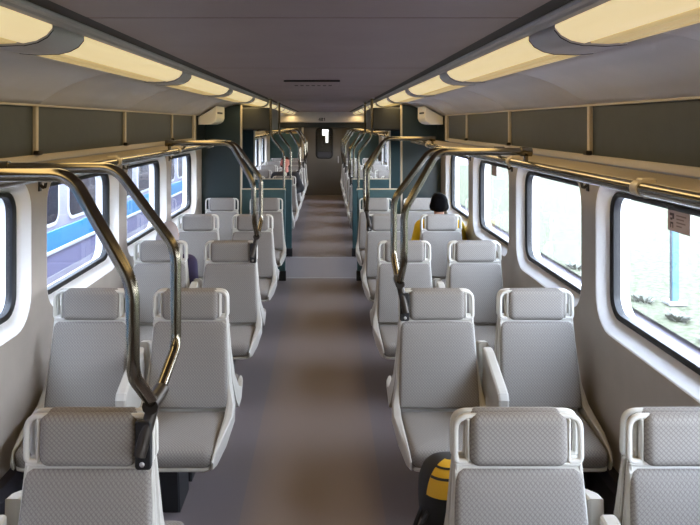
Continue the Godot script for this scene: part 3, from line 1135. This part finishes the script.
func build_outside():
	# ground beyond the windows
	var g := setting("ground")
	var gm := mat(Color(0.375, 0.378, 0.335), 0.95, 0.0, 0.1)
	tri_tex(gm, noise_tex(41, 0.06, Color(0.58, 0.595, 0.50), Color(1, 1, 0.98), 512), 0.22, true)
	var st := start()
	# gently uneven grass on the bank
	var nz := FastNoiseLite.new()
	nz.seed = 4
	nz.frequency = 0.25
	for i in 40:
		for j in 30:
			var P := func(a: int, b: int) -> Vector3:
				var x := 5.15 + b * b * 0.09 + b * 0.35
				var z := 12.0 - a * 1.6
				return Vector3(x, -1.15 + nz.get_noise_2d(x, z) * 0.10 * minf(1.0, b * 0.3) + maxf(0.0, x - 9.0) * 0.02, z)
			quad(st, P.call(i, j), P.call(i + 1, j), P.call(i + 1, j + 1), P.call(i, j + 1), 1)
	obj("grass_bank", st, gm, g)
	st = start()
	quad(st, Vector3(-60, -1.25, 20), Vector3(-60, -1.25, -70), Vector3(60, -1.25, -70), Vector3(60, -1.25, 20))
	var bm := mat(Color(0.47, 0.44, 0.48), 0.9)
	tri_tex(bm, noise_tex(42, 0.5, Color(0.7, 0.7, 0.72), Color(1, 1, 1), 256), 1.2, true)
	obj("ballast", st, bm, g)
	# scrubby weeds along the foot of the bank
	var wm := mat(Color(0.34, 0.34, 0.30), 0.9)
	for k in 9:
		var x := 5.3 + rng.randf_range(0.0, 0.25)
		var z: float = [-5.2, -6.6, -7.6, -8.7, -9.6, -11.0, -12.1, -13.3, -14.6][k] + rng.randf_range(-0.2, 0.2)
		st = start()
		for b in 60:
			var a := rng.randf() * TAU
			var r := rng.randf_range(0.02, 0.20)
			var base := Vector3(cos(a) * r * 0.7, 0.0, sin(a) * r)
			var tip := base + Vector3(cos(a) * 0.10, rng.randf_range(0.04, 0.13), sin(a) * 0.12)
			var wd := Vector3(-sin(a), 0, cos(a)) * 0.014
			quad(st, base - wd, base + wd, tip + wd * 0.2, tip - wd * 0.2)
			tri(st, base + Vector3(0, 0.02, 0) + wd, base.lerp(tip, 0.6) + wd * 3.0, tip)
		var o := obj("weed_tuft", st, wm)
		o.position = Vector3(x, -1.15, z)
		o.set_meta("kind", "stuff")
		o.set_meta("label", "dry weed tuft at the foot of the bank outside, %s along from the camera end" % ORD[k])
		o.set_meta("category", "weeds")
		o.set_meta("group", "weed tufts along the bank")
	# pale blue post
	var t := thing("line_post", "pale blue steel post standing outside on the grass beyond the window", "post", Vector3(5.95, -1.15, -11.85))
	st = start()
	box(st, Vector3(0, 1.9, 0), Vector3(0.12, 3.8, 0.10), 0.01)
	obj("post", st, mat(Color(0.24, 0.37, 0.43), 0.5), t)
	st = start()
	box(st, Vector3(-0.075, 1.9, 0.03), Vector3(0.03, 3.8, 0.03), 0.004)
	obj("conduit", st, mat(Color(0.15, 0.17, 0.2), 0.5), t)
	st = start()
	box(st, Vector3(0, 0.03, 0), Vector3(0.30, 0.06, 0.30), 0.01)
	obj("footing", st, M.outer, t)
	# neighbouring train
	var n := thing("train", "neighbouring passenger train with bright blue and white stripes outside the windows", "train", Vector3(-2.55, -1.15, -10))
	var o3 := Vector3(2.55, 1.15, 10)
	var sil := mat(Color(0.66, 0.65, 0.74), 0.4)
	var lowm := mat(Color(0.70, 0.69, 0.75), 0.45)
	var blue := mat(Color(0.16, 0.58, 0.80), 0.35)
	var wht := mat(Color(0.93, 0.95, 0.96), 0.4)
	var dk := mat(Color(0.17, 0.13, 0.18), 0.12)
	var B := func(called: String, m: Material, x0: float, x1: float, y0: float, y1: float, d0: float, d1: float, e := 0.004):
		var q := start()
		box(q, Vector3((x0 + x1) / 2, (y0 + y1) / 2, -(d0 + d1) / 2) + o3, Vector3(absf(x1 - x0), y1 - y0, d1 - d0), e)
		obj(called, q, m, n)
	B.call("body_side", sil, -5.4, -2.56, 0.88, 2.30, -6, 26)
	B.call("blue_stripe", blue, -5.4, -2.555, 0.69, 0.88, -6, 26)
	B.call("white_stripe", wht, -5.4, -2.550, 0.655, 0.69, -6, 26)
	B.call("lower_side", mat(Color(0.52, 0.51, 0.66), 0.45), -5.4, -2.56, 0.45, 0.655, -6, 26)
	B.call("skirt", lowm, -5.4, -2.56, -0.5, 0.45, -6, 26)
	B.call("roof", M.outer, -5.3, -2.70, 2.30, 2.55, -6, 26, 0.1)
	B.call("underframe", M.black, -5.2, -2.75, -1.0, -0.5, -6, 26)
	for k in range(-4, 18):
		var a := 0.62 + k * 1.30
		var q := start()
		var fr := rrect(a - 0.035, 0.925, a + 1.035, 1.735, 0.13, 4)
		var T := Transform3D(Basis(Vector3(0, 0, -1), Vector3(0, 1, 0), Vector3(1, 0, 0)), Vector3(-2.56, 0, 0) + o3)
		plate(q, fr, -0.01, 0.010, 0.002, T)
		var fo := obj("window_frame", q, wht, n)
		q = start()
		plate(q, rrect(a, 0.96, a + 1.0, 1.70, 0.10, 4), 0.0, 0.013, 0.001, T)
		obj("pane", q, dk, fo)
		if k % 5 == 1:
			for y in 2:
				q = start()
				box(q, Vector3(-2.555, 0.45 + 0.0, -(a + 0.5 + y * 0.22)) + o3, Vector3(0.02, 0.36, 0.05), 0.004)
				obj("hatch_bar", q, wht, n)

# plane of the k-th seat pair before the vestibule
func pair_at(k: int) -> float:
	return FIRST + BAY * k - (0.04 if k == 0 else 0.0)

func build_seats():
	for s in [-1, 1]:
		var sn := side_name(s)
		for k in 5:
			var d := pair_at(k)
			for c in 2:
				var cn: String = ["aisle", "window"][c]
				place_seat(s, c, d + 0.005, true, "grey %s seat facing the camera, %s, %s row before the vestibule" % [cn, sn, ORD[k]])
				if k < 4:
					place_seat(s, c, d + 0.012, false, "grey %s seat facing away, %s, backing onto the %s row before the vestibule" % [cn, sn, ORD[k]])
		for k in 6:
			var d := 10.14 + BAY * k
			for c in 2:
				var cn: String = ["aisle", "window"][c]
				if k > 0:
					place_seat(s, c, d + 0.005, true, "grey %s seat facing the camera, %s, %s row beyond the vestibule" % [cn, sn, ORD[k - 1]])
				if k < 5:
					var bk: String = "the vestibule partition" if k == 0 else "the %s row beyond the vestibule" % ORD[k - 1]
					place_seat(s, c, d + 0.012, false, "grey %s seat facing away, %s, backing onto %s" % [cn, sn, bk])
	for e in [[-1, 0], [1, 1], [-1, 2], [1, 3]]:
		grab_rail(e[0], pair_at(e[1]), "bent two-tube grab rail above the %s row, %s, before vestibule" % [ORD[e[1]], side_name(e[0])])
	for k in range(1, 6):
		for s in [-1, 1]:
			if (k % 2 == 0) == (s < 0) or k > 3:
				grab_rail(s, 10.14 + BAY * k, "bent two-tube grab rail, %s, %s row beyond vestibule" % [side_name(s), ORD[k - 1]])

func build_small():
	# coat hooks on the window pillars
	for s in [-1, 1]:
		for k in 4:
			var d := 2.18 + BAY * k
			var t := thing("coat_hook", "small dark double coat hook on the %s window pillar from the camera, %s" % [ORD[k], side_name(s)], "coat hook", Vector3(s * 1.45, 1.57, -d), 0.0, "coat hooks on the window pillars")
			var st := start()
			box(st, Vector3(-s * 0.004, 0.0, 0), Vector3(0.008, 0.05, 0.03), 0.002)
			obj("plate", st, M.bracket, t)
			for z in [-0.01, 0.012]:
				st = start()
				tube(st, [Vector3(-s * 0.006, 0.01, z), Vector3(-s * 0.03, -0.015, z), Vector3(-s * 0.036, 0.02, z)], 0.004, 0.02, 7)
				obj("prong", st, M.bracket, t)
	# window notices
	var im := Image.create(96, 56, false, Image.FORMAT_RGB8)
	im.fill(Color(0.66, 0.60, 0.60))
	im.fill_rect(Rect2i(0, 0, 96, 9), Color(0.50, 0.44, 0.45))
	var ink := Color(0.22, 0.16, 0.17)
	im.fill_rect(Rect2i(10, 15, 20, 6), ink)
	im.fill_rect(Rect2i(22, 20, 8, 8), ink)
	im.fill_rect(Rect2i(12, 26, 10, 5), ink)
	im.fill_rect(Rect2i(12, 36, 14, 4), ink)
	im.fill_rect(Rect2i(12, 40, 4, 9), ink)
	im.fill_rect(Rect2i(22, 40, 4, 9), ink)
	for r in 4: im.fill_rect(Rect2i(40, 17 + r * 8, [44, 34, 40, 24][r], 3), Color(0.42, 0.35, 0.36))
	var nm := mat(Color.WHITE, 0.6)
	nm.albedo_texture = tex(im)
	for e in [[2.875, "nearest window"], [6.05, "third window along"]]:
		var t := thing("window_notice", "small pinkish grey notice with dark pictogram stuck high on the %s" % e[1], "notice", Vector3(1.515, 1.505, -e[0]), -PI / 2, "notices on the window panes")
		var st := start()
		box(st, Vector3.ZERO, Vector3(0.18, 0.105, 0.004), 0.001)
		obj("sheet", st, mat(Color(0.62, 0.56, 0.56), 0.6), t)
		var qm := QuadMesh.new()
		qm.size = Vector2(0.176, 0.101)
		var pr := mesh_node("print", qm, nm, t)
		pr.position.z = 0.0030
	# black and yellow backpack on the first away-facing aisle seat
	var b := thing("backpack", "black backpack with yellow top panel and dark stripes, lying on aisle seat", "backpack", Vector3(0.505, 0.455, -2.48))
	var st := start()
	var R := Vector3(0.11, 0.14, 0.12)
	var C := Vector3(0, 0.125, 0)
	ellipsoid(st, C, R, 22, 0, TAU, -PI / 2, PI / 2, 0.75)
	obj("bag", st, mat(Color(0.015, 0.015, 0.018), 0.7), b)
	st = start()
	ellipsoid(st, C, R * 1.03, 16, 0.25 * PI, 0.80 * PI, 0.08 * PI, 0.46 * PI, 0.75)
	var yp := obj("top_panel", st, mat(Color(0.80, 0.62, 0.08), 0.6), b)
	for v in [0.22, 0.33]:
		st = start()
		ellipsoid(st, C, R * 1.045, 12, 0.26 * PI, 0.79 * PI, v * PI, (v + 0.025) * PI, 0.75)
		obj("stripe", st, M.black, yp)
	for e in [[-0.10, 0.10, -0.02], [-0.09, 0.11, 0.03]]:
		st = start()
		tube(st, [Vector3(e[0], 0.12, 0.06 + e[2]), Vector3(-0.135, 0.04, 0.07 + e[2]), Vector3(-0.155, -0.10, 0.06 + e[2] * 1.5), Vector3(-0.165 - e[2], -0.24, 0.05 + e[2])], 0.008, 0.05, 8)
		obj("strap", st, M.black, b)
	st = start()
	tube(st, [Vector3(0.03, 0.262, 0.02), Vector3(0.05, 0.305, 0.03), Vector3(0.10, 0.30, 0.03), Vector3(0.11, 0.235, 0.03)], 0.006, 0.03, 8)
	obj("loop", st, M.black, b)

# ------------------------------------------------------------------ passengers
func person(called_label: String, at: Vector3, turn: float, shirt: Color, hair: Color, skin: Color, elbow: float, size: float):
	var t: Node3D = thing("person", called_label, "person", at, turn)
	t.scale = Vector3.ONE * size
	var e := elbow
	var skinm := mat(skin, 0.55)
	skinm.subsurf_scatter_enabled = true
	skinm.subsurf_scatter_strength = 0.1
	if not body_mesh.has(e):
		var torso := [[Vector3(-0.08, 0.55, 0.22), Vector3(0.08, 0.55, 0.22), 0.115, 0.115], [Vector3(0, 0.56, 0.21), Vector3(0, 0.80, 0.185), 0.125, 0.13], [Vector3(-0.10, 0.86, 0.18), Vector3(0.10, 0.86, 0.18), 0.095, 0.095], [Vector3(-0.15, 0.91, 0.18), Vector3(0.15, 0.91, 0.18), 0.062, 0.062]]
		var neck := [[Vector3(0, 0.92, 0.18), Vector3(0, 1.04, 0.205), 0.055, 0.052]]
		var arms := []
		var legs := []
		var feet := []
		var hands := []
		for s in [-1, 1]:
			arms.append([Vector3(s * 0.18, 0.905, 0.18), Vector3(s * e, 0.69, 0.22), 0.055, 0.045])
			arms.append([Vector3(s * e, 0.69, 0.22), Vector3(s * 0.12, 0.625, 0.43), 0.044, 0.032])
			legs.append([Vector3(s * 0.09, 0.535, 0.22), Vector3(s * 0.11, 0.53, 0.60), 0.085, 0.062])
			legs.append([Vector3(s * 0.11, 0.53, 0.60), Vector3(s * 0.11, 0.10, 0.63), 0.060, 0.040])
			feet.append([Vector3(s * 0.11, 0.055, 0.62), Vector3(s * 0.12, 0.038, 0.78), 0.045, 0.034])
			var wrist := Vector3(s * 0.12, 0.625, 0.43)
			hands.append([wrist, Vector3(s * 0.10, 0.612, 0.49), 0.026, 0.024])
			hands.append([wrist + Vector3(s * 0.012, 0, 0.01), Vector3(s * 0.118, 0.608, 0.49), 0.022, 0.020])
			for f in 4:
				var k0 := Vector3(s * (0.088 + f * 0.018), 0.610, 0.505)
				var ln: float = [0.062, 0.070, 0.066, 0.050][f]
				hands.append([k0, k0 + Vector3(0, -0.010, ln * 0.55), 0.0095, 0.009])
				hands.append([k0 + Vector3(0, -0.010, ln * 0.55), k0 + Vector3(0, -0.032, ln * 0.9), 0.009, 0.0075])
			hands.append([Vector3(s * 0.094, 0.618, 0.455), Vector3(s * 0.062, 0.614, 0.485), 0.012, 0.010])
			hands.append([Vector3(s * 0.062, 0.614, 0.485), Vector3(s * 0.054, 0.606, 0.51), 0.010, 0.008])
		var grow := func(list: Array, g: float) -> Array:
			var out := []
			for b in list: out.append([b[0], b[1], b[2] + g, b[3] + g])
			return out
		var H := Vector3(0, 1.135, 0.235)
		var head := [[H + Vector3(0, 0.025, -0.025), H + Vector3(0, 0.03, 0.015), 0.083, 0.080], [H + Vector3(0, -0.02, 0.02), H + Vector3(0, -0.075, 0.045), 0.066, 0.040], [H + Vector3(0, 0.0, 0.088), H + Vector3(0, -0.030, 0.103), 0.010, 0.014], [H + Vector3(0, -0.10, -0.03), H + Vector3(0, -0.05, -0.02), 0.05, 0.05]]
		for s in [-1, 1]:
			head.append([H + Vector3(s * 0.080, 0.005, -0.005), H + Vector3(s * 0.082, -0.035, 0.0), 0.014, 0.010])
			head.append([H + Vector3(s * 0.03, -0.03, 0.07), H + Vector3(s * 0.04, -0.02, 0.06), 0.018, 0.018])
		head.append([H + Vector3(-0.018, -0.058, 0.080), H + Vector3(0.018, -0.058, 0.080), 0.008, 0.008])
		var b := {}
		b.body = nets(torso + neck + arms + legs, 0.022)
		b.head = nets(head, 0.008, 0.02)
		b.hands = nets(hands, 0.005, 0.008)
		b.shirt = nets(grow.call(torso + arms, 0.022), 0.022, 0.04, func(p: Vector3): return maxf(0.50 - p.y, p.y - 0.985))
		b.trousers = nets(grow.call([torso[0]] + legs, 0.016), 0.022, 0.03, func(p: Vector3): return maxf(p.y - 0.60, 0.09 - p.y))
		b.shoes = nets(feet, 0.012, 0.02)
		b.hair = nets([[H + Vector3(0, 0.038, -0.035), H + Vector3(0, 0.052, 0.02), 0.085, 0.070], [H + Vector3(0, -0.01, -0.055), H + Vector3(0, 0.02, -0.04), 0.072, 0.08], [H + Vector3(-0.05, -0.02, -0.03), H + Vector3(0.05, -0.02, -0.03), 0.05, 0.05]], 0.009, 0.02, func(p: Vector3): return maxf(-(p.y - H.y + 0.065), (p.z - H.z - 0.03) - maxf(0.0, (p.y - H.y - 0.055)) * 1.6))
		var ey := start()
		for s in [-1, 1]: ellipsoid(ey, H + Vector3(s * 0.031, 0.008, 0.078), Vector3(0.011, 0.006, 0.007), 8)
		b.eyes = finish(ey)
		var mo := start()
		ellipsoid(mo, H + Vector3(0, -0.057, 0.087), Vector3(0.022, 0.004, 0.004), 8)
		b.mouth = finish(mo)
		body_mesh[e] = b
	var m: Dictionary = body_mesh[e]
	mesh_node("body", m.body, skinm, t)
	mesh_node("head", m.head, skinm, t)
	mesh_node("hands", m.hands, skinm, t)
	mesh_node("eyes", m.eyes, M.black, t)
	mesh_node("mouth", m.mouth, mat(Color(0.5, 0.25, 0.22), 0.6), t)
	mesh_node("shirt", m.shirt, mat(shirt, 0.85), t)
	mesh_node("trousers", m.trousers, mat(Color(0.12, 0.13, 0.17), 0.85), t)
	mesh_node("shoes", m.shoes, M.black, t)
	mesh_node("hair", m.hair, mat(hair, 0.8, 0.0, 0.15), t)
	if called_label.contains("white shirt"):
		var sf := start()
		ellipsoid(sf, Vector3(0, 0.86, 0.255), Vector3(0.045, 0.13, 0.055), 12)
		obj("shirt_front", sf, M.frame, t)
	return t

var body_mesh := {}

func build_people():
	person("person with short dark hair in a yellow top, seen from behind over a seat", Vector3(1.18, 0.0, -(FIRST + 3 * BAY + 0.03)), PI, Color(0.86, 0.70, 0.06), Color(0.035, 0.03, 0.035), Color(0.62, 0.44, 0.34), 0.235, 0.97)
	person("grey-haired person in a dark purple top sitting low behind a window seat", Vector3(-1.16, 0.0, -(FIRST + 2 * BAY + 0.03)), PI, Color(0.20, 0.17, 0.30), Color(0.62, 0.59, 0.60), Color(0.66, 0.50, 0.42), 0.20, 0.91)
	person("distant passenger with pink face, dark jacket and white shirt facing the camera", Vector3(-0.70, 0.0, -(10.14 + 2 * BAY)), 0.0, Color(0.10, 0.10, 0.12), Color(0.20, 0.13, 0.10), Color(0.78, 0.50, 0.45), 0.27, 1.03)
